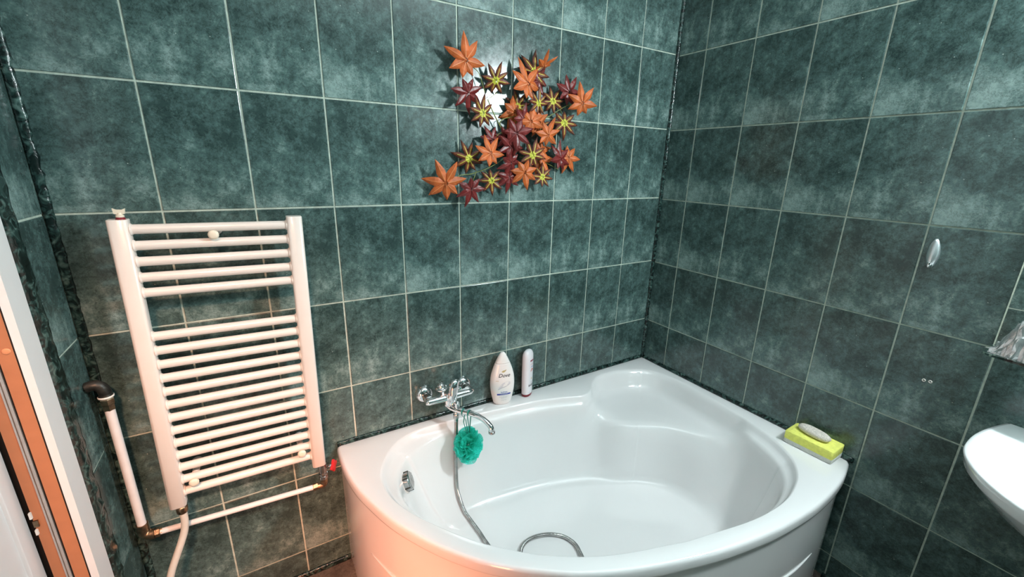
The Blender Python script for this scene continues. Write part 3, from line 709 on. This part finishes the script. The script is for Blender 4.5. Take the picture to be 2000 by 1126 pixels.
for k in range(15):
    t = -PI / 2 + PI * k / 14; c = math.cos(t); z = .0125 * math.sin(t)
    c = max(c, .02) ** .55
    ring = []
    for q in range(40):
        a = 2 * PI * q / 40; x = .0240 * c * math.copysign(abs(math.cos(a)) ** .8, math.cos(a)); y = .0520 * c * math.copysign(abs(math.sin(a)) ** .8, math.sin(a))
        n = 1 + .03 * noise.noise(V((x, y, z)) * 60) + .012 * noise.noise(V((x, y, z)) * 300)
        ring.append(V((x * n, y * n, z * n)))
    rs.append(ring)
pm = G().rings(rs).obj('pumice_stone', M['pumice'], None, True)
pm.location = (-.0400, -.8120, .5468); pm.rotation_euler = (math.radians(0), 0, math.radians(-6))
tag(pm, 'rough grey-beige oval pumice stone lying on the yellow sponge', 'pumice stone')

# ------------------------------------------------------------------ towel radiator (hangs slightly crooked)
RL = V((-1.7105, -.085, .889))
rd = thing('towel_radiator', 'white towel radiator of round bars on the green tiled wall', 'radiator', RL, (0, math.radians(1.05), 0))
HB = .3885
def post(xc):
    g = G(); rs = []
    prof = []
    hw, yf, yb = .0185, -.0165, .0135
    for a in [PI + PI * k / 14 for k in range(15)]:            # rounded back, flatter front
        pass
    pr = [(-hw, yb), (-hw, yf + .006), (-hw * .86, yf + .0018), (-hw * .6, yf), (hw * .6, yf), (hw * .86, yf + .0018), (hw, yf + .006), (hw, yb), (hw * .6, yb + .003), (-hw * .6, yb + .003)]
    for z, s in ((-HB, .93), (-HB + .0015, 1), (HB - .0015, 1), (HB, .93)):
        rs.append([V((xc + x * s, (y + .0015) * s, z)) for x, y in pr])
    g.rings(rs); return g.obj('post', M['enamel'], rd, False, auto=40)
XP = .1765
post(-XP); post(XP)
bz = [1.2577 - .0378 * k for k in range(5)] + [.9952 - .03778 * k for k in range(13)]
for z in bz:
    zl = z - .889 - .0035
    g = G(); g.tube([(-XP + .014, .003, zl), (-XP + .0185, .003, zl), (XP - .0185, .003, zl), (XP - .014, .003, zl)], .0112, 20)
    b = g.obj('bar', M['enamel'], rd, False, auto=40)
    for s in (-1, 1):
        G().lathe((s * (XP - .0180), .003, zl), (-s, 0, 0), [(0, .0150), (.0022, .0135), (.0045, .0118), (.0046, .0112)], 18).obj('weld_collar', M['enamel'], b, True)
for x, z in ((-1.7135, 1.2383), (-1.8420, .5705), (-1.5785, .5672)):
    lx, lz = x - RL.x, z - RL.z
    m_ = G().lathe((lx, -.014, lz), (0, -1, 0), [(-.020, .006), (0, .0065), (.0005, .0112), (.005, .0116), (.0085, .0095), (.0098, .006), (.0100, .0005)], 24).obj('mounting_cap', M['knob'], rd, True)
    G().lathe((lx, .084, lz), (0, -1, 0), [(0, .014), (.006, .014), (.008, .009), (.085, .008)], 20).obj('wall_bracket', M['enamel'], m_, True)
# bleed key on the left post
vz = HB
G().lathe((-XP + .006, 0, vz - .001), (0, 0, 1), [(0, .0088), (.003, .0092), (.0035, .0080), (.006, .0080)], 18).obj('valve_seal', M['cap_red'], rd, True)
vk = G(); vk.lathe((-XP + .006, 0, vz + .004), (0, 0, 1), [(0, .0078), (.005, .0078), (.0065, .0050), (.0105, .0044)], 18)
vs = [(-.011, .0245), (-.0095, .0125), (-.004, .0110), (.004, .0110), (.0095, .0125), (.011, .0245), (.0048, .0215), (-.0048, .0215)]
vk.rings([[V((-XP + .006 + a, y, vz + b)) for a, b in vs] for y in (-.003, .003)])
vk.obj('bleed_key', M['knob'], rd, False, auto=40)

# ------------------------------------------------------------------ heating pipe with fittings
HP = V((-1.985, -.055, .64))
hpz = thing('heating_pipe', 'white heating pipe with brass fittings feeding the towel radiator', 'pipe', HP)
G().tube(catmull([(-2.0155, -.053, .880), (-2.006, -.053, .8825), (-1.996, -.053, .881), (-1.9885, -.053, .873), (-1.9855, -.053, .860), (-1.9853, -.053, .850)], 4), lambda t: .0128 if t < .93 else .0145, 18).obj('iron_elbow', M['iron'], hpz, True, HP)
G().lathe((-1.9853, -.053, .8515), (0, 0, -1), [(0, .0145), (.001, .0158), (.0045, .0156), (.0055, .0140)], 18).obj('sealing_tape', M['ptfe'], hpz, True, HP)
G().lathe((-1.9853, -.053, .8455), (0, 0, -1), [(0, .0125), (.003, .0145), (.016, .0145), (.018, .0125), (.032, .0125), (.034, .0108)], 6).obj('brass_nut', M['brass'], hpz, False, HP)
G().tube([(-1.9852, -.053, .818), (-1.9852, -.053, .64), (-1.9852, -.053, .452)], .0102, 18).obj('pipe_run', M['pipe_white'], hpz, False, HP, auto=40)
G().tube(catmull([(-1.9852, -.053, .458), (-1.9852, -.053, .438), (-1.984, -.053, .428), (-1.978, -.055, .4215), (-1.970, -.057, .4195), (-1.962, -.058, .4195)], 4), .0138, 14).obj('iron_elbow', M['brass'], hpz, False, HP, auto=30)
G().lathe((-1.964, -.058, .4195), (1, 0, .0), [(0, .0100), (.002, .0125), (.012, .0125), (.013, .0095), (.018, .0095)], 6).obj('brass_nut', M['brass'], hpz, False, HP)
G().tube([(-1.950, -.059, .4195), (-1.75, -.068, .4160), (-1.560, -.076, .4130)], .0080, 16).obj('pipe_run', M['pipe_white'], hpz, False, HP, auto=40)
G().lathe((-1.566, -.0760, .4130), (1, 0, 0), [(0, .0095), (.001, .0115), (.014, .0115), (.015, .0085), (.020, .0085)], 6).obj('brass_nut', M['brass'], hpz, False, HP)
G().tube(catmull([(-1.552, -.077, .4130), (-1.540, -.078, .4130), (-1.534, -.079, .4165), (-1.5320, -.080, .424), (-1.5320, -.081, .442)], 4), .0105, 16).obj('copper_elbow', M['brass'], hpz, False, HP, auto=40)
G().lathe((-1.5320, -.081, .438), (0, 0, 1), [(0, .0100), (.002, .0128), (.012, .0128), (.013, .0115), (.016, .0115), (.017, .0135), (.022, .0135), (.023, .0115), (.042, .0125), (.060, .0125), (.062, .0100), (.070, .0100)], 20).obj('radiator_valve', M['worn_chrome'], hpz, False, HP, auto=30)
G().lathe((-1.5205, -.083, .479), (1, -.1, 0), [(0, .0050), (.012, .0045), (.013, .0060), (.016, .0060)], 14).obj('valve_stem', M['chrome'], hpz, True, HP)
g = G(); hc = V((-1.5040, -.0850, .479)); hn = V((.86, -.5, 0)).normalized(); hu = V((0, 0, 1)); hv = hn.cross(hu)
pr = []
for k in range(36):
    a = 2 * PI * k / 36; r = .0165 + .0045 * math.cos(4 * a); pr.append(hu * math.cos(a) * r * 1.05 + hv * math.sin(a) * r)
g.rings([[hc + hn * d + p * s for p in pr] for d, s in ((0, .8), (.002, 1), (.007, 1), (.009, .8))])
g.obj('red_handwheel', M['red'], hpz, False, HP, auto=40)

# white flexible hose leaving the left post
FL = V((-1.8940, -.085, .50))
fh = thing('flexible_hose', 'off-white flexible hose curving down from the left radiator post', 'hose', FL)
G().lathe((-1.8890, -.085, .5010), (0, 0, -1), [(0, .0115), (.004, .0135), (.020, .0130), (.024, .0095)], 20).obj('brass_collar', M['brass'], fh, True, FL)
G().tube(catmull([(-1.8890, -.085, .484), (-1.8885, -.087, .455), (-1.8930, -.090, .425), (-1.9040, -.098, .395), (-1.9190, -.108, .362), (-1.9350, -.120, .325), (-1.9500, -.130, .270), (-1.9560, -.135, .20), (-1.957, -.135, .10), (-1.957, -.135, .004)], 6), .0090, 16).obj('hose_run', M['hose_white'], fh, True, FL)

# ------------------------------------------------------------------ right wall: robe hook, mirror, shelf, foil pouch
hk = G(); rs = []
hc = V((0, -.9630, 1.2060))
up_ = V((0, .04, 1)).normalized(); sd = V((0, 1, -.04)).normalized()
for k in range(13):
    t = k / 12; s = math.sin(PI * min(1, .03 + t * .94)) ** .62; c = hc + up_ * lerp(-.0400, .0405, t)
    hy = .0150 * s * (1 - .12 * t); hx = .0150 * s * (.55 + .45 * (1 - t))
    rs.append([c + sd * (hy * math.cos(a)) + V((-(.002 + hx * max(0, math.sin(a))), 0, 0)) for a in [PI * q / 12 for q in range(13)]] + [c + sd * (-hy * .9) + V((-.0002, 0, 0)), c + sd * (hy * .9) + V((-.0002, 0, 0))])
HK = V((0, -.963, 1.206))
rh = thing('robe_hook', 'small oval chrome robe hook on the right tiled wall', 'hook', HK)
hk.rings(rs); hk.obj('hook_plate', M['satin'], rh, True, HK)
G().tube(catmull([(-.010, -.9655, 1.1745), (-.020, -.966, 1.170), (-.026, -.966, 1.176), (-.027, -.966, 1.184)], 4), lambda t: .0042 - .001 * t, 12).obj('hook_prong', M['chrome'], rh, True, HK)

MR = V((0, -1.47, 1.30))
mi = thing('wall_mirror', 'frameless wall mirror standing above the glass shelf', 'mirror', MR)
G().box((-.0050, -1.815, .9930), (-.0005, -1.1285, 1.62)).obj('mirror_glass', M['mirror'], mi, False, MR)
o = G().box((-.0052, -1.1284, .9930), (-.0005, -1.1276, 1.62)).obj('polished_edge', M['glass'], mi, False, MR)
GS = V((-.05, -1.47, .98))
gs = thing('glass_shelf', 'green-edged glass shelf below the mirror above the washbasin', 'shelf', GS)
g = G(); rs = []
sh_ = [(-.0005, -1.126), (-.050, -1.122), (-.060, -1.124), (-.068, -1.135), (-.095, -1.30), (-.105, -1.47), (-.095, -1.64), (-.060, -1.815), (-.0005, -1.818)]
sh_ = [(-.001, -1.117)] + [(-.030, -1.117), (-.050, -1.121), (-.062, -1.135), (-.090, -1.30), (-.100, -1.47), (-.090, -1.64), (-.062, -1.80), (-.050, -1.818), (-.001, -1.822)]
g.rings([[V((x, y, z)) for x, y in sh_] for z in (.9785, .9845)]); g.obj('shelf_glass', M['glass'], gs, False, GS)
for y in (-1.17, -1.77):
    G().box((-.030, y - .008, .9690), (-.0002, y + .008, .9785)).box((-.030, y - .008, .9845), (-.0002, y + .008, .9895)).obj('shelf_clip', M['chrome'], gs, False, GS, bevel=.0015)
# crumpled foil pouch on the shelf
g = G(); nu, nv = 40, 22; vs = []
for i in range(nu + 1):
    u = i / nu
    for j in range(nv + 1):
        v = j / nv; y = lerp(-1.130, -1.320, u)
        hmax = .022 + .125 * sstep(0.0, .34, u)
        ang = PI * v
        n1 = noise.noise(V((u * 9, v * 5, 1.3))); n2 = noise.noise(V((u * 26, v * 14, 4.1)))
        rad = 1 + .20 * n1 + .10 * n2 + .05 * math.sin(u * 60 + 6 * v)
        x = -.040 - .028 * math.cos(ang) * rad * (.35 + .65 * sstep(0, .3, u)); x = min(x, -.0085); x = max(x, -.088)
        z = .9850 + hmax * math.sin(ang) ** .8 * rad * (.55 + .45 * sstep(0, .15, u))
        vs.append(V((x, y + .006 * n2, max(z, .9849))))
fs = [(i * (nv + 1) + j, (i + 1) * (nv + 1) + j, (i + 1) * (nv + 1) + j + 1, i * (nv + 1) + j + 1) for i in range(nu) for j in range(nv)]
g.add(vs, fs); fo = g.obj('foil_pouch', M['silver'], None, False)
tag(fo, 'crumpled silver foil pouch lying on the glass shelf', 'pouch')

# ------------------------------------------------------------------ washbasin
WL = V((0, -1.47, .80))
wbn = thing('washbasin', 'white ceramic wall-hung washbasin at the right edge', 'washbasin', WL)
half = [(-.001, -1.196), (-.05, -1.1835), (-.10, -1.174), (-.15, -1.1685), (-.20, -1.1685), (-.245, -1.173), (-.29, -1.187), (-.334, -1.211), (-.368, -1.238), (-.397, -1.27), (-.418, -1.305), (-.440, -1.36), (-.452, -1.42), (-.455, -1.47)]
h2 = [p for p in catmull([(a, b, 0) for a, b in half], 4)]
full = h2 + [V((p.x, -2.94 - p.y, 0)) for p in reversed(h2[:-1])]
cB = V((-.001, -1.47, 0))
def wring(s, z, dx=0, sy=None):
    sy = sy or s
    return [V((min(-.001, p.x * s + dx), -1.47 + (p.y + 1.47) * sy, z)) for p in full]
g = G()
rs = [wring(.55, .62), wring(.70, .66), wring(.82, .70), wring(.915, .742), wring(.962, .762), wring(.978, .770), wring(.985, .785), wring(.996, .796), wring(.988, .8005), wring(.965, .802)]
g.rings(rs, True, True, False)
def bowl(s, z, cx_=-.245, a=.165, b=.235):
    out = []
    for p in full:
        th = math.atan2(p.y + 1.47, p.x + .225); r = 1.0
        out.append(V((cx_ + a * s * math.cos(th), -1.47 + b * s * math.sin(th), z)))
    return out
g.rings([rs[-1], bowl(1.03, .8005), bowl(1.0, .797), bowl(.96, .785), bowl(.88, .745), bowl(.70, .695), bowl(.40, .668), bowl(.10, .662)], True, False, True)
g.obj('basin', M['ceramic'], wbn, True, WL)
G().lathe((-.245, -1.47, .662), (0, 0, 1), [(0, .022), (.0035, .022), (.004, .012)], 24).obj('drain', M['chrome'], wbn, True, WL)
g = G().lathe((-.055, -1.47, .800), (0, 0, 1), [(0, .026), (.01, .022), (.07, .021), (.08, .018)], 24)
g.tube(catmull([(-.055, -1.47, .86), (-.10, -1.47, .875), (-.15, -1.47, .872), (-.17, -1.47, .855)], 4), .011, 16); g.obj('basin_tap', M['chrome'], wbn, True, WL)
G().tube([(-.12, -1.47, .64), (-.12, -1.47, .45), (-.001, -1.47, .45)], .018, 16).obj('waste_pipe', M['pipe_white'], wbn, False, WL)

# wall lamp above the mirror
wlm = thing('wall_lamp', 'round opal glass wall lamp above the mirror', 'lamp', (0, LAMP.y, LAMP.z))
g = G(); rs = []
for k in range(12):
    a = PI / 2 * k / 11; rs.append([V((-.03 - .075 * math.sin(a), .105 * max(.01, math.cos(a)) * math.cos(q), .105 * max(.01, math.cos(a)) * math.sin(q))) for q in [2 * PI * j / 32 for j in range(32)]])
g.rings(rs); g.obj('opal_shade', M['opal'], wlm, True)
G().lathe((-.0005, 0, 0), (-1, 0, 0), [(0, .095), (.026, .112), (.030, .108)], 32).obj('lamp_base', M['enamel'], wlm, True)

# ------------------------------------------------------------------ maple leaf garland on the back wall
GL = V((-.78, -.01, 1.58))
gd = thing('maple_leaf_garland', 'artificial autumn maple branch of orange, maroon and brown leaves', 'garland', GL)
rl = random.Random(21)
def leaf(c, R_, rot, kind, idx):
    r_ = random.Random(100 + idx)
    n = 7 if kind != 'B' else 8
    lob = []
    for k in range(n):
        f = k / n
        a = 2 * PI * f
        ln = {'O': [1, .90, .80, .66, .62, .82, .92], 'R': [1, .92, .84, .70, .66, .84, .92], 'F': [1, .85, .7, .5, .5, .7, .9], 'B': [1, .92, .9, .84, .72, .82, .9, .92]}[kind][k]
        lob.append((a + r_.uniform(-.10, .10), ln * r_.uniform(.90, 1.06)))
    vs = []; fs = []; ms = []
    def z_at(rr, side, ph):   # relief: raised midrib, lobes curling back
        return (-.10 * rr * rr + .035 * side + .05 * math.sin(3 * rr + ph)) * R_
    core = .27 if kind == 'B' else .30
    vein = .022 if kind != 'B' else .035
    vs.append(V((0, 0, -.0 * R_)))
    base = 0
    nl = len(lob)
    wmid = .165 if kind != 'B' else .140
    curl = [r_.uniform(-.10, .30) for _ in lob]
    for k, (a, ln) in enumerate(lob):
        d = V((math.cos(a), math.sin(a), 0)); s_ = V((-d.y, d.x, 0)); ph = r_.uniform(0, 6)
        def P(t, off_, ridge):
            z = (.055 * ridge - curl[k] * t * t + .03 * math.sin(5 * t + ph)) * R_
            return d * (t * R_) + s_ * (off_ * R_) + V((0, 0, z))
        i0 = len(vs)
        st = [(.08, .012, .050), ((core * ln + .02) if kind != 'B' else .19, .011, .155 if kind != 'B' else .115), (.47 * ln, .009, wmid), (.64 * ln, .007, wmid * .78), (.82 * ln, .004, wmid * .42)]
        for t, vn, hw in st:
            vn = vn * (1.25 if kind == 'B' else 1.0)
            jag = r_.uniform(.94, 1.08)
            vs.extend([P(t, -hw * jag, 0), P(t, -hw * .62, .55), P(t, -vn, 1.0), P(t, vn, 1.0), P(t, hw * .62, .55), P(t, hw * jag, 0)])
        vs.append(P(ln, 0, .3))
        tip = len(vs) - 1
        for q in range(len(st) - 1):
            b0 = i0 + 6 * q; b1_ = b0 + 6
            for e in range(5):
                fs.append((b0 + e, b0 + e + 1, b1_ + e + 1, b1_ + e))
                ms.append(1 if (e == 2 and not (kind == 'B' and q > 2)) else (2 if (e in (0, 4)) else (1 if (kind == 'B' and q == 0 and e in (1, 3)) else 0)))
        b0 = i0 + 6 * (len(st) - 1)
        for e in range(5): fs.append((b0 + e, b0 + e + 1, tip)); ms.append(2)
        fs.append((0, i0 + 5, i0)); ms.append(1 if kind == 'B' else 0)
        fs.append((0, i0 + 3, i0 + 2)) if False else None
    # drop the None placeholders
    fs = [f for f in fs if f]
    mats = {'O': [M['orange'], M['orange_vein'], M['orange']], 'F': [M['orange'], M['orange_vein'], M['orange']], 'R': [M['dark_red'], M['red_vein'], M['dark_red']], 'B': [M['brown'], M['yellow_vein'], M['edge_dark']]}[kind]
    me = bpy.data.meshes.new('leaf'); me.from_pydata([tuple(v) for v in vs], [], fs)
    for m_ in mats: me.materials.append(m_)
    for p, i in zip(me.polygons, ms): p.material_index = i
    o = bpy.data.objects.new('leaf', me); col.objects.link(o); o.parent = gd
    tx, ty = (r_.uniform(-.30, .30), r_.uniform(-.30, .30)) if kind != 'F' else (.9, .5)
    # leaf local z -> towards the room (-y)
    mt = Matrix.Rotation(PI / 2, 4, 'X') @ Matrix.Rotation(ty, 4, 'Y') @ Matrix.Rotation(tx, 4, 'X') @ Matrix.Rotation(math.radians(rot), 4, 'Z')
    o.matrix_local = Matrix.Translation(V(c) - GL) @ mt
    so = o.modifiers.new('thickness', 'SOLIDIFY'); so.thickness = .0006
    return o
LEAVES= [(-1.0017, -0.0411, 1.7218, 0.0668, 101.9, 'O'), (-0.9938, -0.0383, 1.6307, 0.0583, -78.3, 'R'), (-0.8922, -0.0331, 1.6785, 0.0456, 78.6, 'B'), (-0.9431, -0.0401, 1.5754, 0.0488, 78.4, 'B'), (-0.7817, -0.0528, 1.6776, 0.0698, 98.7, 'O'), (-0.7224, -0.024, 1.6957, 0.0532, 46.4, 'R'), (-0.6992, -0.0224, 1.7459, 0.052, 120.0, 'F'), (-0.7312, -0.0471, 1.623, 0.0426, 86.2, 'B'), (-0.648, -0.015, 1.639, 0.0462, 56.2, 'B'), (-0.5892, -0.029, 1.6734, 0.059, 56.3, 'R'), (-0.5525, -0.0639, 1.6367, 0.0634, 102.0, 'O'), (-0.6076, -0.0361, 1.5668, 0.0509, -92.6, 'B'), (-0.7959, -0.015, 1.61, 0.0447, 104.5, 'B'), (-0.809, -0.015, 1.593, 0.063, -51.4, 'O'), (-0.7637, -0.0532, 1.561, 0.0543, 79.7, 'O'), (-0.6993, -0.0265, 1.5531, 0.0321, 67.7, 'B'), (-0.6907, -0.053, 1.5214, 0.0551, 67.8, 'O'), (-0.8169, -0.048, 1.5204, 0.0605, 19.2, 'R'), (-0.833, -0.0377, 1.4766, 0.0567, 97.5, 'R'), (-0.8931, -0.015, 1.4964, 0.0483, 114.4, 'R'), (-0.92, -0.0541, 1.4516, 0.0576, 102.3, 'O'), (-0.9856, -0.0239, 1.434, 0.0504, 118.2, 'B'), (-0.7465, -0.0447, 1.4516, 0.0504, 73.8, 'B'), (-0.6968, -0.015, 1.4415, 0.0653, -51.5, 'O'), (-0.613, -0.031, 1.4437, 0.0593, 87.4, 'R'), (-0.5651, -0.015, 1.448, 0.0563, -60.7, 'O'), (-0.8378, -0.048, 1.4239, 0.0506, -100.7, 'R'), (-0.8365, -0.0362, 1.3759, 0.0506, -88.6, 'R'), (-0.7852, -0.0556, 1.394, 0.058, -81.9, 'O'), (-0.704, -0.0484, 1.377, 0.0441, 80.3, 'B'), (-0.9103, -0.0434, 1.3647, 0.0439, -83.6, 'B'), (-0.9893, -0.0496, 1.3378, 0.0539, -101.6, 'R'), (-1.0767, -0.0458, 1.3567, 0.0698, 116.0, 'O')]
STEMS= [[(-0.9126, -0.014, 1.621), (-0.8934, -0.014, 1.5813), (-0.8603, -0.014, 1.5305), (-0.8328, -0.014, 1.4882)], [(-0.973, -0.014, 1.7135), (-0.9494, -0.014, 1.697), (-0.9343, -0.014, 1.6642), (-0.922, -0.014, 1.6404)], [(-1.0367, -0.014, 1.3633), (-1.0183, -0.014, 1.3796), (-0.9751, -0.014, 1.3854), (-0.9113, -0.014, 1.4055), (-0.8587, -0.014, 1.4317), (-0.8184, -0.014, 1.4553)], [(-0.981, -0.014, 1.4287), (-0.9687, -0.014, 1.4101), (-0.9562, -0.014, 1.3966)], [(-0.9721, -0.014, 1.3523), (-0.9625, -0.014, 1.38), (-0.9549, -0.014, 1.3939)], [(-0.5315, -0.014, 1.6435), (-0.5933, -0.014, 1.6268), (-0.6666, -0.014, 1.5871), (-0.7516, -0.014, 1.5479), (-0.8061, -0.014, 1.5116)], [(-0.6156, -0.014, 1.6165), (-0.5911, -0.014, 1.5751)], [(-0.6094, -0.014, 1.4041), (-0.6651, -0.014, 1.4244), (-0.7257, -0.014, 1.4407), (-0.7833, -0.014, 1.445)], [(-0.7497, -0.014, 1.4974), (-0.7627, -0.014, 1.4628), (-0.7759, -0.014, 1.4337)], [(-0.6781, -0.014, 1.3821), (-0.6857, -0.014, 1.4121), (-0.7107, -0.014, 1.4353)], [(-0.8782, -0.014, 1.6447), (-0.9126, -0.014, 1.621)], [(-0.9242, -0.014, 1.397), (-0.8946, -0.014, 1.3692)], [(-0.8328, -0.014, 1.4882), (-0.8176, -0.014, 1.4213), (-0.8024, -0.014, 1.3753)], [(-0.8079, -0.014, 1.577), (-0.8608, -0.014, 1.5626), (-0.867, -0.014, 1.5409)], [(-0.7485, -0.014, 1.6464), (-0.7814, -0.014, 1.6006), (-0.82, -0.014, 1.5219)], [(-0.8258, -0.014, 1.4774), (-0.8601, -0.014, 1.5197), (-0.8796, -0.014, 1.5079)]]

LEAVES += [(-0.735, -0.020, 1.722, .058, 85, 'B'), (-0.715, -0.030, 1.563, .055, 140, 'O'), (-0.790, -0.045, 1.568, .050, 30, 'R'), (-0.700, -0.022, 1.470, .055, -40, 'O'), (-0.840, -0.020, 1.500, .048, 60, 'R')]
for i, (x, y, z, r_, a, k) in enumerate(LEAVES):
    leaf((x, y, z), r_ * (1.20 if k != 'B' else 1.30), a, k, i)
for i, p in enumerate(STEMS):
    ps = [V(q) + V((0, -.006 * math.sin(PI * k / max(1, len(p) - 1)) - .004, 0)) for k, q in enumerate(p)]
    G().tube(catmull(ps, 5), .0012 if i else .0020, 8).obj('twig', M['stem'], gd, True, GL)
for i, (x, y, z, r_, a, k) in enumerate(LEAVES):       # short stalk behind every leaf
    b = V((lerp(x, -.78, .10), -.010, lerp(z, 1.55, .10)))
    G().tube(catmull([(x, y + .001, z), (lerp(x, b.x, .5), y * .55, lerp(z, b.z, .4)), tuple(b)], 4), .0010, 6).obj('stalk', M['stem'], gd, True, GL)
